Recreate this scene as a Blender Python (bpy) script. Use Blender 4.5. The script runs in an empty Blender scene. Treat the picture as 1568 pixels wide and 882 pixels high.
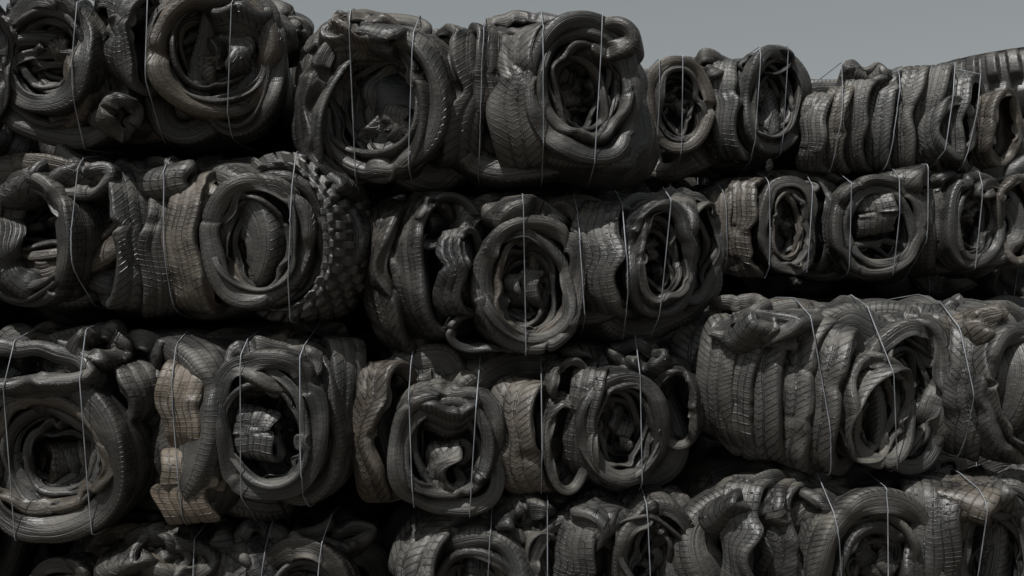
import bpy, math, random
import numpy as np
from mathutils import Vector, Matrix

random.seed(7)
scene = bpy.context.scene
CAM_H = 1.85      # camera height (m)
CAM_D = 4.6       # camera distance in front of the near bale faces (y = 0)
PPM = 331.0       # survey scale on the near face plane: units per metre

def W(u, v, y):
    """survey coordinates on the stack face at depth y -> world x,z"""
    k = (CAM_D + y) / CAM_D / PPM
    return (u - 784) * k, CAM_H - (v - 441) * k, k

# ------------------------------------------------------------------ materials
class NB:
    def __init__(s, mat):
        s.nt = mat.node_tree; s.n = s.nt.nodes; s.l = s.nt.links
    def new(s, t, **kw):
        n = s.n.new(t)
        for k, v in kw.items(): setattr(n, k, v)
        return n
    def put(s, sock, v):
        if isinstance(v, bpy.types.NodeSocket): s.l.new(v, sock)
        else: sock.default_value = v
    def m(s, op, a, b=0.0, c=0.0, clamp=False):
        n = s.new('ShaderNodeMath', operation=op, use_clamp=clamp)
        s.put(n.inputs[0], a); s.put(n.inputs[1], b); s.put(n.inputs[2], c)
        return n.outputs[0]
    def ss(s, x, lo, hi):
        n = s.new('ShaderNodeMapRange', interpolation_type='SMOOTHSTEP')
        s.put(n.inputs[0], x); n.inputs[1].default_value = lo; n.inputs[2].default_value = hi
        n.inputs[3].default_value = 0; n.inputs[4].default_value = 1
        return n.outputs[0]
    def mixf(s, f, a, b):
        n = s.new('ShaderNodeMix', data_type='FLOAT')
        s.put(n.inputs[0], f); s.put(n.inputs[2], a); s.put(n.inputs[3], b)
        return n.outputs[0]
    def mixc(s, f, a, b, clamp=True):
        n = s.new('ShaderNodeMix', data_type='RGBA'); n.clamp_factor = clamp
        s.put(n.inputs[0], f); s.put(n.inputs[6], a); s.put(n.inputs[7], b)
        return n.outputs[2]
    def noise(s, scale, detail=2, rough=0.55, vec=None):
        n = s.new('ShaderNodeTexNoise')
        n.inputs['Scale'].default_value = scale; n.inputs['Detail'].default_value = detail
        n.inputs['Roughness'].default_value = rough
        if vec: s.l.new(vec, n.inputs['Vector'])
        return n.outputs[0]

def make_rubber():
    mat = bpy.data.materials.new("tire_rubber"); mat.use_nodes = True
    b = NB(mat); bs = b.n["Principled BSDF"]
    uv = b.new('ShaderNodeUVMap', uv_map="UVMap").outputs[0]
    sep = b.new('ShaderNodeSeparateXYZ'); b.l.new(uv, sep.inputs[0])
    u0, v = sep.outputs[0], sep.outputs[1]
    at = b.new('ShaderNodeAttribute', attribute_name="tint")
    sc = b.new('ShaderNodeSeparateColor'); b.l.new(at.outputs['Color'], sc.inputs[0])
    bright, brown, kind = sc.outputs[0], sc.outputs[1], sc.outputs[2]
    ra = b.m('FRACT', b.m('MULTIPLY', kind, 7.31)); rb = b.m('FRACT', b.m('MULTIPLY', kind, 23.7))
    u = b.m('MULTIPLY', u0, b.m('ADD', 0.8, b.m('MULTIPLY', ra, 0.5)))
    geo = b.new('ShaderNodeNewGeometry')
    d = b.m('ABSOLUTE', b.m('SUBTRACT', v, 0.5))          # 0 centre, .16 tread edge, .5 bead
    is_tread = b.m('SUBTRACT', 1.0, b.ss(d, 0.160, 0.166))
    is_sh = b.m('SUBTRACT', 1.0, b.ss(d, 0.197, 0.205))
    mid = b.noise(7.0, 3, 0.6)
    # kind A: ribs, blocks on the outer ribs
    rib = b.ss(b.m('ABSOLUTE', b.m('SINE', b.m('MULTIPLY', b.m('SUBTRACT', v, .5), 56.0))), 0.16, 0.32)
    su = b.m('ADD', u, b.m('MULTIPLY', d, b.m('ADD', -.1, b.m('MULTIPLY', rb, 0.35))))
    blk = b.ss(b.m('ABSOLUTE', b.m('SINE', b.m('MULTIPLY', su, 98.0))), 0.2, 0.4)
    outer = b.ss(d, 0.08, 0.10)
    p1 = b.m('MINIMUM', rib, b.mixf(outer, b.mixf(.18, 1.0, blk), blk))
    # kind B: herringbone
    t2 = b.ss(b.m('ABSOLUTE', b.m('SINE', b.m('MULTIPLY', b.m('ADD', u, b.m('MULTIPLY', d, 0.5)), 84.0))), 0.2, 0.42)
    cg = b.ss(b.m('ABSOLUTE', b.m('SUBTRACT', d, 0.045)), 0.005, 0.010)
    p2 = b.m('MINIMUM', t2, cg)
    kb = b.m('GREATER_THAN', kind, 0.6)
    p = b.mixf(kb, p1, p2)
    wear = b.m('MULTIPLY', b.ss(mid, 0.44, 0.60), b.m('ADD', .3, b.m('MULTIPLY', rb, .55)))
    p = b.mixf(wear, p, 1.0)
    lug = b.mixf(b.m('MULTIPLY', b.ss(ra, .3, .6), .85), 1.0, b.mixf(kb, blk, t2))
    sh_h = b.mixf(is_sh, 0.5, b.mixf(0.75, 0.8, lug))
    r1 = b.ss(b.m('SINE', b.m('MULTIPLY', v, 170.0)), 0.3, 0.95)
    r2 = b.ss(b.m('SINE', b.m('MULTIPLY', v, 58.0)), 0.8, 0.96)
    side = b.m('ADD', b.m('MULTIPLY', r1, 0.08), b.m('MULTIPLY', r2, 0.34))
    h = b.mixf(is_tread, b.m('ADD', sh_h, side), p)
    grit = b.noise(60.0, 4, 0.7)
    h = b.m('ADD', h, b.m('MULTIPLY', grit, 0.42))
    bump = b.new('ShaderNodeBump'); bump.inputs['Strength'].default_value = 1.0
    bump.inputs['Distance'].default_value = 0.009
    b.l.new(h, bump.inputs['Height']); b.l.new(bump.outputs[0], bs.inputs['Normal'])
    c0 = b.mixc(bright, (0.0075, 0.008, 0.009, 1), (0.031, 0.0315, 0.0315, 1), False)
    dustn = b.ss(mid, 0.42, 0.66)
    sn = b.new('ShaderNodeSeparateXYZ'); b.l.new(geo.outputs['Normal'], sn.inputs[0])
    up = b.ss(sn.outputs[2], 0.0, 0.9)
    dust = b.m('MULTIPLY', dustn, b.m('ADD', 0.09, b.m('MULTIPLY', up, 0.50)))
    c1 = b.mixc(dust, c0, (0.122, 0.115, 0.100, 1))
    c2 = b.mixc(b.m('MULTIPLY', brown, b.m('ADD', .65, b.m('MULTIPLY', dustn, .35))), c1, (0.105, 0.082, 0.060, 1))
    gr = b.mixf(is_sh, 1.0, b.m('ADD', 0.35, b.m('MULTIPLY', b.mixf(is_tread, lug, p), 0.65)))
    c3 = b.mixc(gr, (0.005, 0.005, 0.006, 1), c2)  # groove bottoms: occlusion shade painted into the colour, along with cleaner, darker rubber
    fine = b.m('ADD', 0.4, b.m('MULTIPLY', grit, 1.2))
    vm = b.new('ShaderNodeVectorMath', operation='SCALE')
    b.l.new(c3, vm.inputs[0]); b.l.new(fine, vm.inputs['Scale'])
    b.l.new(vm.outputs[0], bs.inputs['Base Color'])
    b.l.new(b.mixf(dustn, 0.37, 0.64), bs.inputs['Roughness'])
    bs.inputs['Specular IOR Level'].default_value = 0.48
    return mat

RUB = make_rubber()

def simple(name, col, rough=0.6, metal=0.0, nscale=20, var=0.4, bump=0.0):
    mat = bpy.data.materials.new(name); mat.use_nodes = True
    b = NB(mat); bs = b.n["Principled BSDF"]
    nz = b.noise(nscale, 4, 0.65)
    c = b.mixc(b.ss(nz, 0.3, 0.7), tuple(x * (1 - var) for x in col) + (1,), tuple(x * (1 + var) for x in col) + (1,))
    b.l.new(c, bs.inputs['Base Color'])
    bs.inputs['Roughness'].default_value = rough; bs.inputs['Metallic'].default_value = metal
    if bump:
        bp = b.new('ShaderNodeBump'); bp.inputs['Distance'].default_value = bump
        b.l.new(nz, bp.inputs['Height']); b.l.new(bp.outputs[0], bs.inputs['Normal'])
    return mat
WIRE = simple("galvanised_wire", (0.17, 0.18, 0.20), 0.5, 0.1, 14, 0.5)
DIRT = simple("dry_dirt", (0.13, 0.11, 0.085), 0.95, 0, 3.0, 0.3, 0.03)

# ------------------------------------------------------------------ tyre generator
def wavef(rng, P, f, n=5):
    out = np.zeros(P.shape[:-1])
    for i in range(n):
        k = rng.normal(size=3); k /= np.linalg.norm(k)
        out += np.sin(P @ (k * f * rng.uniform(.6, 1.5)) + rng.uniform(0, 6.28))
    return out / math.sqrt(n)

# casing cross-section, half: (v distance from crown 0...0.5, radial depth 0..-1, axial half-position)
SV = np.array([0.0, .05, .10, .145, .165, .19, .24, .31, .38, .44, .475, .50])
SA = np.array([0.0, -.005, -.015, -.035, -.085, -.17, -.32, -.53, -.74, -.90, -.98, -1.0])
SB = np.array([0.0, .14, .28, .42, .46, .475, .50, .49, .44, .37, .325, .27])
SB2 = np.array([0.0, .14, .28, .42, .46, .46, .45, .43, .44, .49, .52, .51])   # sidewall pushed outwards

def tire(cx, cy, cz, rx, rz, yaw=0, pitch=0, roll=0, w=0.2, hole=0.62, seed=0, twist=0.25,
         crumple=.7, p=2.15, kind=None, bright=None, brown=None, n=208, m=44, knob=False):
    rng = np.random.default_rng(seed)
    th = np.linspace(0, 2 * np.pi, n, endpoint=False)
    c, s = np.cos(th), np.sin(th)
    r = (np.abs(c / rx) ** p + np.abs(s / rz) ** p) ** (-1 / p)
    for k in range(2, 6):
        r *= 1 + crumple * rng.uniform(0, 0.05 / k ** .8) * np.cos(k * th + rng.uniform(0, 6.28))
    ysh = np.zeros(n); wm = np.ones(n); al = np.zeros(n); Hm = np.ones(n); sf = np.full(n, rng.uniform(-.1, .6)); sr = np.full(n, rng.uniform(0, .6))
    for k in (1, 2, 3):
        al += twist * rng.uniform(-1, 1) / k ** .5 * np.cos(k * th + rng.uniform(0, 6.28))
        ysh += 0.022 * crumple * rng.uniform(-1, 1) * np.cos((k + 1) * th + rng.uniform(0, 6.28))
        wm += 0.11 * crumple * rng.uniform(-1, 1) * np.cos((k + 1) * th + rng.uniform(0, 6.28))
        Hm += 0.15 * crumple * rng.uniform(-1, 1) * np.cos((k + 1) * th + rng.uniform(0, 6.28))
        sf += 0.35 * rng.uniform(-1, 1) * np.cos((k + 1) * th + rng.uniform(0, 6.28))
        sr += 0.35 * rng.uniform(-1, 1) * np.cos((k + 1) * th + rng.uniform(0, 6.28))
    for _ in range(rng.integers(2, 6)):     # pinches and kinks
        t0 = rng.uniform(0, 6.28); sg = rng.uniform(.06, .28)
        dd = np.angle(np.exp(1j * (th - t0))); g = np.exp(-(dd / sg) ** 2)
        r *= 1 - crumple * rng.uniform(-0.02, 0.09) * g
        wm *= 1 - crumple * rng.uniform(-.1, .3) * g
        al += twist * rng.uniform(-1, 1) * g
        ysh += crumple * rng.uniform(-.03, .03) * g
        sf += rng.uniform(-.8, .8) * g
    sf = np.clip(sf, -.4, 1.3)[:, None]; sr = np.clip(sr, -.4, 1.3)[:, None]
    px, pz = r * c, r * s
    dx = np.roll(px, -1) - np.roll(px, 1); dz = np.roll(pz, -1) - np.roll(pz, 1)
    L = np.hypot(dx, dz); nx, nz = dz / L, -dx / L
    H = np.maximum((1 - hole) * min(rx, rz) * Hm, 0.028)[:, None]
    ww = (w * wm)[:, None]
    circ = th * (rx + rz) / 2
    al = al[:, None]
    t = np.linspace(-.5, .5, m)
    mi = max(8, m // 3)
    ti = np.linspace(.5, -.5, mi)
    def prof(tt, off):
        dv = np.abs(tt)
        a = np.interp(dv, SV, SA)[None, :] * H
        b1 = np.interp(dv, SV, SB)[None, :]; b2 = np.interp(dv, SV, SB2)[None, :]
        sg = np.sign(tt)[None, :]
        q = np.where(sg < 0, sf, sr)
        bb = (b1 * (1 - q) + b2 * q) * sg * ww
        if off:
            a = a - off * (1 - dv[None, :] * 1.6); bb = bb - off * sg * np.clip(dv * 5, 0, 1)[None, :]
        elif knob:
            row = np.floor(tt * 16 + .5)
            kk = (np.sin(circ[:, None] * 76 + (row % 2)[None, :] * math.pi) > -.1) & (np.abs(tt * 16 - row) < .34)[None, :] & (dv < .29)[None, :]
            a = a + kk * .03 * (dv < .22)[None, :]; bb = bb + kk * .028 * sg * (dv > .14)[None, :]
        elif m > 30:
            gv = (np.abs(dv - .056) < .012)
            a = a - gv[None, :] * 0.007
        A = (a + H / 2) * np.cos(al) - bb * np.sin(al); B = (a + H / 2) * np.sin(al) + bb * np.cos(al)
        R = A - H / 2
        return np.stack([px[:, None] + nx[:, None] * R, B + ysh[:, None], pz[:, None] + nz[:, None] * R], -1)
    V = np.concatenate([prof(t, 0), prof(ti, .012)], 1)
    M = m + mi
    rg = np.random.default_rng(seed + 991)
    d0 = [wavef(rg, V, 7) for _ in range(3)]; d1 = wavef(rg, V, 20)
    for ax in range(3):
        V[..., ax] += crumple * (0.008 * d0[ax] + 0.003 * d1)
    fold = 1 - np.abs(np.sin(wavef(rg, V, 6) * 1.8))
    env = (0.5 + 0.5 * np.sin(wavef(rg, V, 4)))
    cen = V.mean(axis=(0, 1))
    dirv = V - cen; dirv[..., 1] *= 1.6
    dirv /= (np.linalg.norm(dirv, axis=-1, keepdims=True) + 1e-6)
    V -= crumple * 0.032 * (fold ** 8 * env)[..., None] * dirv
    uvv = np.concatenate([t + .5, np.where(ti > 0, 0.995, 0.005)])[None, :].repeat(n, 0)
    uvu = np.repeat(circ[:, None], M, 1)
    i = np.arange(n)[:, None]; j = np.arange(M)[None, :]
    i2 = (i + 1) % n; j2 = (j + 1) % M
    F = np.stack([i * M + j, i2 * M + j, i2 * M + j2, i * M + j2], -1).reshape(-1, 4)
    un = np.roll(uvu, -1, 0); un[-1] = circ[-1] + (circ[1] - circ[0])
    V0 = uvv; V1 = uvv[:, (np.arange(M) + 1) % M]
    UV = np.stack([np.stack([uvu, V0], -1), np.stack([un, V0], -1), np.stack([un, V1], -1), np.stack([uvu, V1], -1)], 2).reshape(-1, 2)
    Rm = Matrix.Rotation(math.radians(yaw), 3, 'Z') @ Matrix.Rotation(math.radians(pitch), 3, 'X') @ Matrix.Rotation(math.radians(roll), 3, 'Y')
    Vw = V.reshape(-1, 3) @ np.array(Rm).T + np.array([cx, cy, cz])
    br = rng.uniform(0.0, 1) if bright is None else bright
    bw = rng.uniform(0, .15) if brown is None else brown
    if brown is None and rng.uniform() < .1: bw = .45
    kd = rng.uniform() if kind is None else kind
    if knob: kd = 0.0
    T = np.tile(np.array([br, bw, kd, 1.0]), (len(Vw), 1))
    if knob: UV[:, 1] = .9
    return Vw, F, UV, T

def build_mesh(name, parts, mat):
    nv = 0; Vs, Fs, Us, Ts = [], [], [], []
    for V, F, UV, T in parts:
        Vs.append(V); Fs.append(F + nv); Us.append(UV); Ts.append(T); nv += len(V)
    V = np.concatenate(Vs); F = np.concatenate(Fs); U = np.concatenate(Us); T = np.concatenate(Ts)
    me = bpy.data.meshes.new(name)
    me.vertices.add(len(V)); me.vertices.foreach_set("co", V.astype(np.float32).ravel())
    me.loops.add(F.size); me.loops.foreach_set("vertex_index", F.astype(np.int32).ravel())
    me.polygons.add(len(F))
    me.polygons.foreach_set("loop_start", (np.arange(len(F)) * 4).astype(np.int32))
    me.polygons.foreach_set("use_smooth", np.ones(len(F), dtype=bool))
    uvl = me.uv_layers.new(name="UVMap")
    uvl.data.foreach_set("uv", U.astype(np.float32).ravel())
    ca = me.color_attributes.new("tint", 'FLOAT_COLOR', 'POINT')
    ca.data.foreach_set("color", T.astype(np.float32).ravel())
    me.update(calc_edges=True)
    me.materials.append(mat)
    return me, V

def hull2(P):
    P = sorted(set(map(tuple, np.round(P, 4))))
    def half(pts):
        h = []
        for q in pts:
            while len(h) > 1 and (h[-1][0]-h[-2][0])*(q[1]-h[-2][1]) - (h[-1][1]-h[-2][1])*(q[0]-h[-2][0]) <= 0: h.pop()
            h.append(q)
        return h
    a = half(P); b = half(P[::-1])
    return a[:-1] + b[:-1]

def core_mesh(x0, x1, y0, y1, z0, z1, seed):
    """crumpled rubber mass inside a bale"""
    rng = np.random.default_rng(seed)
    n, m = 64, 32
    th = np.linspace(0, 2*np.pi, n, endpoint=False); ph = np.linspace(-np.pi/2*.995, np.pi/2*.995, m)
    sp = lambda x, e: np.sign(x)*np.abs(x)**e
    X = sp(np.cos(th), .5)[:, None]*sp(np.cos(ph), .4)[None, :]
    Z = sp(np.sin(th), .6)[:, None]*sp(np.cos(ph), .4)[None, :]
    Y = np.repeat(sp(np.sin(ph), .5)[None, :], n, 0)
    V = np.stack([X*(x1-x0)/2, Y*(y1-y0)/2, Z*(z1-z0)/2], -1)
    V += (0.03*wavef(rng, V, 14))[..., None]*np.array([1, 1, 1])
    V += np.array([(x0+x1)/2, (y0+y1)/2, (z0+z1)/2])
    i = np.arange(n)[:, None]; j = np.arange(m-1)[None, :]; i2 = (i+1) % n
    F = np.stack([i*m+j, i*m+j+1, i2*m+j+1, i2*m+j], -1).reshape(-1, 4)
    UV = np.full((F.size, 2), .9)
    T = np.tile(np.array([0, 0, 0, 1.0]), (n*m, 1))
    return V.reshape(-1, 3), F, UV, T

def add_wires(V, xs_, zc, rad, rnd, parent):
    cu = bpy.data.curves.new("baling_wires", 'CURVE'); cu.dimensions = '3D'; cu.bevel_depth = rad; cu.bevel_resolution = 1
    for (xw, sl) in xs_:
        sel = V[np.abs(V[:, 0] - (xw + sl * (V[:, 2] - zc))) < .02][:, 1:]
        if len(sel) < 10: continue
        h = np.array(hull2(sel)); c = h.mean(0); d = h - c; d /= np.linalg.norm(d, axis=1, keepdims=True)
        h = h + d * .003
        spn = cu.splines.new('POLY'); spn.points.add(len(h) - 1); spn.use_cyclic_u = True
        for q, (yy, zz) in enumerate(h):
            spn.points[q].co = (xw + sl * (zz - zc) + rnd.uniform(-.002, .002), yy, zz, 1)
    cu.materials.append(WIRE)
    wo = bpy.data.objects.new("baling_wires", cu); scene.collection.objects.link(wo); wo.parent = parent
    return cu

def bale(x0, x1, v0, v1, y, tires, wires, depth=1.2, seed=1, fill=True, bright=(0.0, 1)):
    rnd = random.Random(seed)
    parts = []
    sid = seed * 1000
    xa, zt, k = W(x0, v0, y); xb, zb, _ = W(x1, v1, y)
    hh = (zt - zb) / 2; zc = (zt + zb) / 2
    far = y > 1
    n0, n1, n2 = (180, 110, 80) if far else (280, 150, 96)
    m0, m1, m2 = (34, 22, 16) if far else (48, 28, 18)
    for i, t in enumerate(tires):
        u, v, ru, rv, yaw = t[:5]
        o = dict(t[5]) if len(t) > 5 else {}
        w = o.pop('w', 66) * k; dy = o.pop('dy', 0.0); nest = o.pop('nest', None)
        lump = o.pop('lump', None)
        hole = o.get('hole', 0.64)
        o['hole'] = hole
        cx, cz, _ = W(u, v, y + 0.12)
        sy, cyw = math.sin(math.radians(abs(yaw))), math.cos(math.radians(abs(yaw)))
        rz = rv * k
        rx = (ru * k - w / 2 * sy) / max(cyw, .15)
        rx = min(max(rx, .5 * rz), 1.15 * rz) if abs(yaw) > 12 else ru * k
        hd = rx * sy + w / 2 * cyw
        cy = y + hd + dy
        if 'bright' not in o: o['bright'] = rnd.uniform(*bright)
        o.setdefault('pitch', rnd.uniform(-4, 4)); o.setdefault('roll', rnd.uniform(-6, 6))
        nn, mm = (n0, m0) if not o.get('knob') else (420, 110)
        parts.append(tire(cx, cy, cz, rx, rz, yaw=yaw, w=w, seed=sid + i * 17, n=nn, m=mm, **o))
        if nest is None: nest = 5 if abs(yaw) < 35 and min(ru, rv) > 48 else 0
        ax = Vector((math.sin(math.radians(yaw)), -math.cos(math.radians(yaw)), 0))
        crx, crz = rx, rz
        H = (1 - hole) * min(rx, rz)
        ox = oz = 0
        for q in range(nest):
            f = rnd.uniform(.45, .85)
            crx, crz = crx - H * f, crz - H * f
            if min(crx, crz) < 0.085: break
            hl = rnd.uniform(.72, .86)
            H = (1 - hl) * min(crx, crz)
            back = -(-0.005 + 0.026 * q) + rnd.uniform(-.015, .02)
            ox += rnd.uniform(-.010, .010); oz += rnd.uniform(-.014, .004)
            parts.append(tire(cx + ax.x * back + ox, cy + ax.y * back, cz + oz,
                              crx, crz, yaw=yaw + rnd.uniform(-9, 9), pitch=rnd.uniform(-9, 9), roll=rnd.uniform(-25, 25),
                              w=w * rnd.uniform(.75, 1), hole=hl, seed=sid + i * 17 + q + 3, twist=.4, crumple=.5, n=n1, m=m1,
                              bright=rnd.uniform(*bright)))
        if lump is None: lump = nest > 0
        if lump:
            rr = min(crx, crz) * .95
            for q in range(3):
                kw = dict(yaw=rnd.choice([-1, 1]) * rnd.uniform(40, 80), pitch=rnd.uniform(-25, 25), roll=rnd.uniform(-40, 40))
                parts.append(tire(cx + (q - 1) * rnd.uniform(.3, .6) * crx, cy + rr * .45 + rnd.uniform(-.02, .06) + .03 * (q == 1), cz + rnd.uniform(-.45, .3) * crz,
                                  rr * rnd.uniform(.6, .95), rr * rnd.uniform(.6, .9), w=rr * rnd.uniform(.6, .95), hole=.4,
                                  seed=sid + i * 17 + 9 + q, twist=.4, crumple=.6, n=n1, m=m1, bright=rnd.uniform(*bright), **kw))
    if fill:
        xs = np.arange(xa + hh * .8, xb - hh * .55, hh * .85)
        for li, dl in enumerate((0.40, 0.70, 0.98)):
            for xi, xx in enumerate(xs):
                parts.append(tire(xx + rnd.uniform(-.05, .05), y + dl + rnd.uniform(-.04, .04), zc + hh * .06 + rnd.uniform(-.02, .02),
                                  hh * rnd.uniform(.8, 1.0), hh * rnd.uniform(.80, .93), yaw=rnd.uniform(-45, 45), pitch=rnd.uniform(-12, 12),
                                  roll=rnd.uniform(-30, 30), w=.28, hole=.5, seed=sid + 500 + li * 20 + xi, twist=.35, crumple=.9, p=2.5,
                                  n=n1 if li == 0 else n2, m=m1 if li == 0 else m2, bright=rnd.uniform(*bright)))
        for q in range(int((xb - xa) / .15)):
            xx = rnd.uniform(xa + .18, xb - .18)
            parts.append(tire(xx, y + rnd.uniform(.2, .6), zt - hh * rnd.uniform(.24, .36), rnd.uniform(.14, .26), rnd.uniform(.08, .13),
                              yaw=rnd.uniform(-70, 70), pitch=rnd.uniform(-50, 20), roll=rnd.uniform(-16, 16), w=.26, hole=.2,
                              seed=sid + 700 + q, twist=.25, crumple=.9, n=n1, m=m1, bright=rnd.uniform(*bright)))
    parts.append(core_mesh(xa + hh*.3, xb - hh*.3, y + .28, y + depth - .1, zb + hh*.26, zt - hh*.25, seed))
    e = bpy.data.objects.new("tire_bale", None); scene.collection.objects.link(e)
    me, V = build_mesh("crushed_tires", parts, RUB)
    ob = bpy.data.objects.new("crushed_tires", me); scene.collection.objects.link(ob); ob.parent = e
    add_wires(V, [(W(u, v0, y)[0], sl) for u, sl in wires], zc, .0027 if not far else .0032, rnd, e)
    return e

FAR = 1.75
FB = (.9, 2.2)
# ---- top layer
bale(-40, 425, -25, 228, 0.0, [
    (78, 82, 92, 98, -12, dict(w=70)),
    (315, 75, 110, 108, 22, dict(w=80, hole=.68)),
    (205, 58, 46, 84, 62, dict(w=60)),
    (350, 90, 78, 118, 10, dict(dy=.16)),
    (180, 175, 45, 36, 50, dict(w=60, pitch=20, hole=.3)),
    (-40, 100, 70, 110, 20, dict()),
    (90, 130, 120, 92, 0, dict(dy=.14)),
], [(110, .03), (222, 0), (338, .06)], seed=11, bright=(0, .8))
bale(425, 990, 8, 288, 0.0, [
    (592, 152, 125, 128, -20, dict(w=100, hole=.68, twist=.15)),
    (695, 140, 62, 114, -55, dict(w=70, kind=.9, dy=.06)),
    (520, 165, 90, 122, 30, dict(w=80, dy=.1)),
    (888, 135, 104, 122, 14, dict(w=85, hole=.7, twist=.15)),
    (815, 145, 50, 118, 58, dict(w=80, kind=.9)),
    (745, 110, 40, 85, -75, dict(w=60, dy=.1)),
    (570, 50, 90, 40, 10, dict(w=60, pitch=-45, dy=.12, hole=.3)),
    (805, 42, 75, 36, -10, dict(w=60, pitch=-45, dy=.15, hole=.3)),
    (920, 140, 70, 118, -25, dict(dy=.16)),
], [(533, -.02), (628, .04), (735, .04), (832, 0), (918, .06)], seed=23, bright=(0, .9))
bale(975, 1242, 78, 272, FAR, [
    (1036, 162, 56, 76, 5, dict(w=45)),
    (1180, 156, 64, 86, 18, dict(w=50)),
    (1125, 165, 30, 82, 60, dict(w=46)),
    (1105, 150, 30, 62, -60, dict(w=40, dy=.1)),
    (1175, 95, 45, 22, 0, dict(w=50, dy=.1)),
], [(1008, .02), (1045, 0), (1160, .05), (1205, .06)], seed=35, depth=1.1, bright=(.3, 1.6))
st = []
for i, (u, v, rv, yw) in enumerate([(1262, 200, 64, 50), (1292, 196, 70, 52), (1325, 188, 76, 52), (1362, 182, 82, 54), (1405, 180, 88, 48),
                                    (1440, 178, 84, 50), (1478, 185, 80, 46), (1530, 196, 62, 30)]):
    st.append((u, v, 42 if i < 7 else 46, rv, yw, dict(w=44, dy=.02, twist=.15, pitch=6, crumple=.5)))
st.append((1450, 200, 45, 50, 20, dict(w=40, dy=-.03)))
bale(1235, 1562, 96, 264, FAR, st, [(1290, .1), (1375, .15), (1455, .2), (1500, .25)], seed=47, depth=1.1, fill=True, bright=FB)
# ---- second layer
bale(-60, 545, 225, 512, 0.0, [
    (55, 368, 112, 108, -22, dict(w=105, hole=.64, twist=.2, nest=2, lump=False)),
    (60, 330, 150, 104, -5, dict(dy=.12, w=80)),
    (178, 365, 58, 118, -52, dict(w=70, kind=.9, dy=.03)),
    (228, 375, 42, 112, -66, dict(w=60, dy=.08)),
    (302, 370, 54, 112, 62, dict(w=72, kind=.2)),
    (398, 370, 86, 110, 8, dict(w=66)),
    (415, 366, 84, 112, 6, dict(dy=.08, w=70, hole=.7)),
    (452, 362, 112, 128, -24, dict(dy=.06, w=120, knob=True, hole=.72, crumple=.3, twist=.05, nest=0, bright=1.1)),
], [(108, .0), (243, -.04), (440, .03)], seed=59, bright=(0, 1))
bale(548, 1105, 288, 550, 0.08, [
    (808, 436, 92, 108, 6, dict(w=66, hole=.68)),
    (706, 418, 36, 68, 58, dict(w=52, kind=.9, dy=-.06)),
    (655, 405, 66, 112, 50, dict(w=76, twist=.4)),
    (612, 420, 66, 124, 42, dict(w=70, dy=.08, twist=.4)),
    (672, 335, 66, 44, 25, dict(w=70, twist=.6, dy=.02)),
    (850, 395, 60, 92, 20, dict(dy=.14)),
    (932, 395, 50, 90, 58, dict(w=80, kind=.2)),
    (1005, 398, 66, 92, 14, dict(w=60)),
    (1062, 380, 52, 96, 20, dict(dy=.2)),
    (745, 505, 70, 36, 10, dict(w=60, dy=.05)),
], [(803, -.02), (893, -.06), (960, -.03), (1018, .1)], seed=61, bright=(.1, 1.2))
bale(1085, 1590, 256, 436, FAR, [
    (1150, 345, 36, 78, 56, dict(w=50)),
    (1202, 347, 52, 74, 12, dict(w=48)),
    (1118, 350, 34, 66, 60, dict(w=44, dy=.1)),
    (1335, 348, 76, 80, 0, dict(w=45, hole=.74, nest=1, lump=False)),
    (1335, 325, 34, 36, 85, dict(w=62, dy=.0, crumple=.4, nest=0, bright=1.6)),
    (1335, 395, 55, 30, 10, dict(w=45, dy=.04, nest=2)),
    (1275, 345, 30, 76, -55, dict(dy=.1)),
    (1488, 338, 62, 78, 20, dict(w=50)),
    (1435, 330, 30, 70, 62, dict(w=50, dy=.06)),
    (1560, 338, 45, 74, 10, dict(dy=.1)),
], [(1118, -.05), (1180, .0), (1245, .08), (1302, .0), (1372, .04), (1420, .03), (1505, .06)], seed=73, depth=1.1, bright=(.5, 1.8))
# ---- third layer
bale(-60, 552, 505, 842, -0.02, [
    (80, 700, 142, 132, -8, dict(w=90, hole=.68, twist=.2)),
    (60, 575, 110, 44, 0, dict(w=80, dy=.02, pitch=-35, hole=.4)),
    (168, 610, 72, 56, -35, dict(w=66, dy=.06)),
    (290, 628, 40, 74, 75, dict(w=72, brown=.85, bright=1, hole=.3, crumple=.9, dy=-.02, nest=0, kind=.1)),
    (294, 742, 50, 60, 75, dict(w=92, brown=.9, bright=1, hole=.3, crumple=1.1, dy=-.03, nest=0, kind=.1)),
    (415, 648, 92, 118, 0, dict(w=66, p=2.7, hole=.66, nest=2, lump=False)),
    (400, 662, 34, 42, 80, dict(w=66, dy=.0, crumple=.4, nest=0, bright=1.2)),
    (450, 650, 96, 134, -15, dict(dy=.1, w=80)),
    (415, 565, 80, 44, 5, dict(w=70, dy=.02, pitch=-35, hole=.4)),
    (500, 640, 48, 124, -58, dict(w=66, dy=.14)),
], [(8, -.02), (128, -.04), (268, -.08), (368, 0), (462, -.02)], seed=85, bright=(.1, 1.2))
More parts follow.
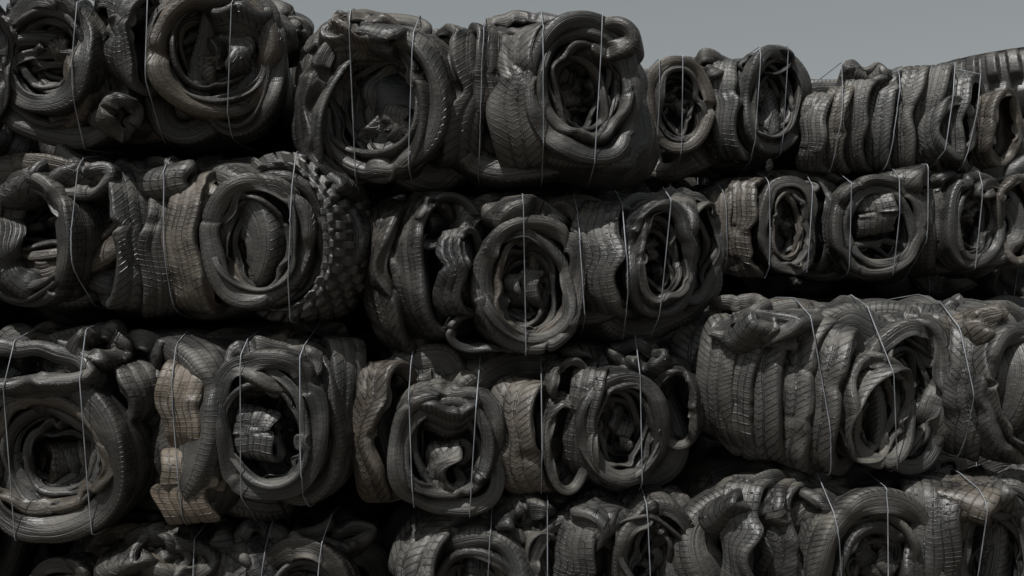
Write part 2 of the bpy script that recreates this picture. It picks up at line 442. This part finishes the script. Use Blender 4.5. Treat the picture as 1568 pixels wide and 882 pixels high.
bale(542, 1088, 542, 796, 0.06, [
    (590, 668, 52, 114, 48, dict(w=66, kind=.9)),
    (688, 684, 92, 100, 6, dict(w=60, p=2.9, hole=.72, nest=2, lump=False)),
    (688, 628, 56, 38, 4, dict(w=60, dy=.02, nest=0, hole=.4, pitch=-60)),
    (682, 712, 40, 46, 60, dict(w=66, dy=.0, nest=0, hole=.45, roll=20)),
    (808, 672, 46, 92, 58, dict(w=80, kind=.9, crumple=.5)),
    (862, 680, 28, 76, 20, dict(w=50, dy=.02)),
    (950, 655, 74, 94, 12, dict(w=66, hole=.62)),
    (905, 650, 30, 88, 60, dict(w=60)),
    (1042, 625, 48, 66, -25, dict(w=60, dy=.04)),
    (870, 585, 60, 36, 20, dict(w=60, dy=.04)),
], [(628, -.03), (726, .06), (830, .0), (985, -.02)], seed=97, bright=(.2, 1.4))
c3 = []
for i, (u, v, ru, rv) in enumerate([(1132, 580, 56, 100), (1166, 588, 60, 114), (1204, 596, 62, 124), (1246, 604, 64, 126), (1282, 612, 62, 118)]):
    c3.append((u, v, ru, rv, 46, dict(w=72, dy=.16 - .045 * i, kind=(.93, .3, .86, .97, .88)[i], twist=.12, pitch=5, crumple=.5, hole=.55, brown=.12)))
c3 += [(1330, 625, 70, 92, 20, dict(w=64, hole=.66, dy=-.02)),
       (1395, 610, 88, 124, 22, dict(w=70, dy=.08, hole=.66)),
       (1430, 600, 60, 120, -30, dict(w=70, dy=.14)),
       (1548, 605, 80, 114, 14, dict(w=75)),
       (1500, 600, 40, 114, 62, dict(w=60, dy=.06)),
       (1300, 515, 110, 60, 20, dict(w=70, dy=.35, hole=.2, nest=0, pitch=-65)), (1450, 515, 100, 60, -10, dict(w=70, dy=.35, hole=.2, nest=0, pitch=-65))]
bale(1072, 1640, 466, 738, -0.1, c3, [(1262, -.14), (1370, -.1), (1495, -.04)], seed=109, bright=(.7, 1.7))
# ---- bottom layer
bale(20, 565, 822, 1085, 0.05, [
    (465, 930, 92, 108, -10, dict(w=70)),
    (375, 935, 55, 102, 52, dict(w=70)),
    (230, 950, 90, 100, 10, dict(w=70)),
    (110, 940, 80, 90, -20, dict()),
    (215, 880, 70, 34, 20, dict(brown=.7, bright=1)),
], [(290, 0), (395, .03), (480, .1)], seed=121)
bale(595, 1072, 762, 1060, 0.04, [
    (735, 915, 118, 112, -20, dict(w=90)),
    (660, 915, 62, 106, 52, dict(w=70)),
    (900, 862, 40, 90, 58, dict(w=76, kind=.2)),
    (1000, 858, 70, 102, 10, dict(w=66)),
    (850, 900, 60, 110, 20, dict(dy=.1)),
    (950, 980, 80, 70, 0, dict(dy=.1)),
], [(745, .06), (840, .0), (998, -.04)], seed=133, bright=(.1, 1.2))
bale(1070, 1660, 735, 1050, -0.12, [
    (1150, 830, 55, 98, 55, dict(w=70, twist=.5)),
    (1215, 850, 58, 110, 50, dict(w=70, dy=.04)),
    (1335, 862, 112, 118, 4, dict(w=80, hole=.66)),
    (1430, 850, 44, 114, 78, dict(w=92, kind=.2)),
    (1530, 850, 84, 122, -12, dict(w=80)),
], [(1290, -.1), (1360, 0), (1500, .05)], seed=145, bright=(.2, 1.4))

# ---- the rest of the stack: plainer bales behind the front course and under the far course
def rear_bale_mesh():
    rnd = random.Random(5); parts = []
    for li in range(5):
        for xi in range(5):
            parts.append(tire(-.62 + .31 * xi + rnd.uniform(-.05, .05), -.5 + .25 * li, rnd.uniform(-.03, .03), .36, .37 * rnd.uniform(.9, 1.06),
                              yaw=rnd.uniform(-45, 45), pitch=rnd.uniform(-10, 10), roll=rnd.uniform(-30, 30), w=.28, hole=.5,
                              seed=9000 + li * 9 + xi, crumple=.9, p=2.5, n=84, m=18))
    parts.append(core_mesh(-.78, .78, -.55, .55, -.31, .31, 77))
    return build_mesh("crushed_tires", parts, RUB)
RM, RV = rear_bale_mesh()
RC = None
def rear_bale(x, y, z, rot=0.0, s=1.0):
    global RC
    n = bpy.data.objects.new("tire_bale", None); scene.collection.objects.link(n)
    n.matrix_world = Matrix.Translation((x, y, z)) @ Matrix.Rotation(rot, 4, 'Z') @ Matrix.Scale(s, 4)
    o = bpy.data.objects.new("crushed_tires", RM); scene.collection.objects.link(o); o.parent = n
    if RC is None: RC = add_wires(RV, [(-.5, 0), (-.1, .03), (.4, -.03)], 0, .0026, random.Random(2), n)
    else:
        o = bpy.data.objects.new("baling_wires", RC); scene.collection.objects.link(o); o.parent = n
for r, z in enumerate((0.4, 1.2, 2.0, 2.76)):
    for c, x in enumerate((-3.75, -1.95, -.3, 1.1)):
        if c == 3 and r >= 2: continue
        rear_bale(x + .1 * (r % 2), 1.98, z, math.pi if (r + c) % 2 else 0, 1.05)
for r, z in enumerate((0.45, 1.3)):
    for c, x in enumerate((1.7, 3.45, 5.2)):
        rear_bale(x, FAR + .75, z, math.pi if (r + c) % 2 else 0, 1.16)
for r, z in enumerate((0.45, 1.3, 2.15, 2.75)):
    for c, x in enumerate((0.9, 2.7, 4.5, 6.3)):
        rear_bale(x, FAR + 2.1, z, math.pi if (r + c) % 2 else 0, 1.1)
for r, z in enumerate((0.4, 1.2, 2.0, 2.8)):
    rear_bale(-3.75, 0.65, z, math.pi * (r % 2), 1.03)
rear_bale(5.2, FAR + .7, 2.2, 0, 1.05)

# ---- big loader tyres stacked flat behind the bales
def loader_tire(z, seed, R=1.3):
    n, m = 640, 72
    th = np.linspace(0, 2*np.pi, n, endpoint=False); ph = np.linspace(2.75, -2.75, m)
    sp = lambda x, e: np.sign(x)*np.abs(x)**e
    H, w = .42, .66
    a0 = sp(np.cos(ph), .7)*H/2; b0 = sp(np.sin(ph), .7)*w/2
    s_ = np.sin(th[:, None]*42 + np.sign(ph)[None, :]*0.9 + np.abs(ph)[None, :]*1.4)
    lug = np.clip((s_+.3)*4, 0, 1) * ((np.abs(ph) < 1.35) & (np.abs(ph) > .09))[None, :]
    r = R - H/2 + a0[None, :] + (lug-1)*.065*(np.abs(ph) < 1.5)[None, :]
    b = np.repeat(b0[None, :], n, 0)
    so = np.stack([r*np.cos(th)[:, None], r*np.sin(th)[:, None], b], -1)
    r2 = R - .07 - H/2 + (a0*.85)[None, :]; si = np.stack([r2*np.cos(th)[:, None], r2*np.sin(th)[:, None], np.repeat((b0*.9)[None, :], n, 0)], -1)[:, ::-1]
    V = np.concatenate([so, si], 1).reshape(-1, 3); M = 2*m
    i = np.arange(n)[:, None]; j = np.arange(M)[None, :]; i2 = (i+1) % n; j2 = (j+1) % M
    F = np.stack([i*M+j, i2*M+j, i2*M+j2, i*M+j2], -1).reshape(-1, 4)
    me, _ = build_mesh("loader_tire", [(V, F, np.full((F.size, 2), .85), np.tile(np.array([.2, .1, 0, 1.]), (len(V), 1)))], RUB)
    o = bpy.data.objects.new("loader_tire", me); scene.collection.objects.link(o)
    o.location = (5.35, 5.6, z); o.rotation_euler = (math.radians(seed % 3), 0, seed)
for i in range(6): loader_tire(.34 + i*.69, i)

# ---- ground
n = 120
g = np.linspace(-1, 1, n); g = np.sign(g)*np.abs(g)**3*400
X, Y = np.meshgrid(g, g, indexing='ij')
rng = np.random.default_rng(3)
P = np.stack([X, Y, 0*X], -1)
Z = 0.012*wavef(rng, P, 5) - 0.02
V = np.stack([X, Y, Z], -1).reshape(-1, 3)
i = np.arange(n-1)[:, None]; j = np.arange(n-1)[None, :]
F = np.stack([i*n+j, (i+1)*n+j, (i+1)*n+j+1, i*n+j+1], -1).reshape(-1, 4)
me, _ = build_mesh("ground", [(V, F, np.zeros((F.size, 2)), np.ones((len(V), 4)))], DIRT)
scene.collection.objects.link(bpy.data.objects.new("ground", me))

# ---- light
sd = Vector((-0.40, -0.46, 1.1)).normalized()
sun = bpy.data.lights.new("sun", 'SUN'); sun.energy = 5.0; sun.angle = math.radians(.5); sun.color = (1, .98, .94)
so = bpy.data.objects.new("sun", sun); scene.collection.objects.link(so)
so.rotation_euler = sd.to_track_quat('Z', 'Y').to_euler(); so.location = sd * 20
w = bpy.data.worlds.new("World"); scene.world = w; w.use_nodes = True
nt = w.node_tree; bg = nt.nodes["Background"]
sky = nt.nodes.new('ShaderNodeTexSky'); sky.sky_type = 'NISHITA'; sky.sun_disc = False
sky.sun_elevation = math.asin(sd.z); sky.sun_rotation = math.atan2(sd.x, sd.y)
sky.dust_density = 3.0; sky.air_density = 1.0
hs = nt.nodes.new('ShaderNodeHueSaturation'); hs.inputs['Saturation'].default_value = .16
tn = nt.nodes.new('ShaderNodeMix'); tn.data_type = 'RGBA'; tn.blend_type = 'MULTIPLY'; tn.inputs[0].default_value = 1
tn.inputs[7].default_value = (.96, 1.0, .98, 1)
nt.links.new(sky.outputs[0], hs.inputs['Color']); nt.links.new(hs.outputs[0], tn.inputs[6]); nt.links.new(tn.outputs[2], bg.inputs['Color'])
bg.inputs['Strength'].default_value = .076

# ---- camera
cam = bpy.data.cameras.new("camera"); cam.sensor_width = 36; cam.lens = 36 * CAM_D / (1568 / PPM)
cam.clip_end = 2000
co = bpy.data.objects.new("camera", cam); scene.collection.objects.link(co)
co.location = (0, -CAM_D, CAM_H); co.rotation_euler = (math.radians(90), 0, 0)
scene.camera = co
scene.view_settings.view_transform = 'Standard'; scene.view_settings.look = 'None'; scene.view_settings.exposure = 0
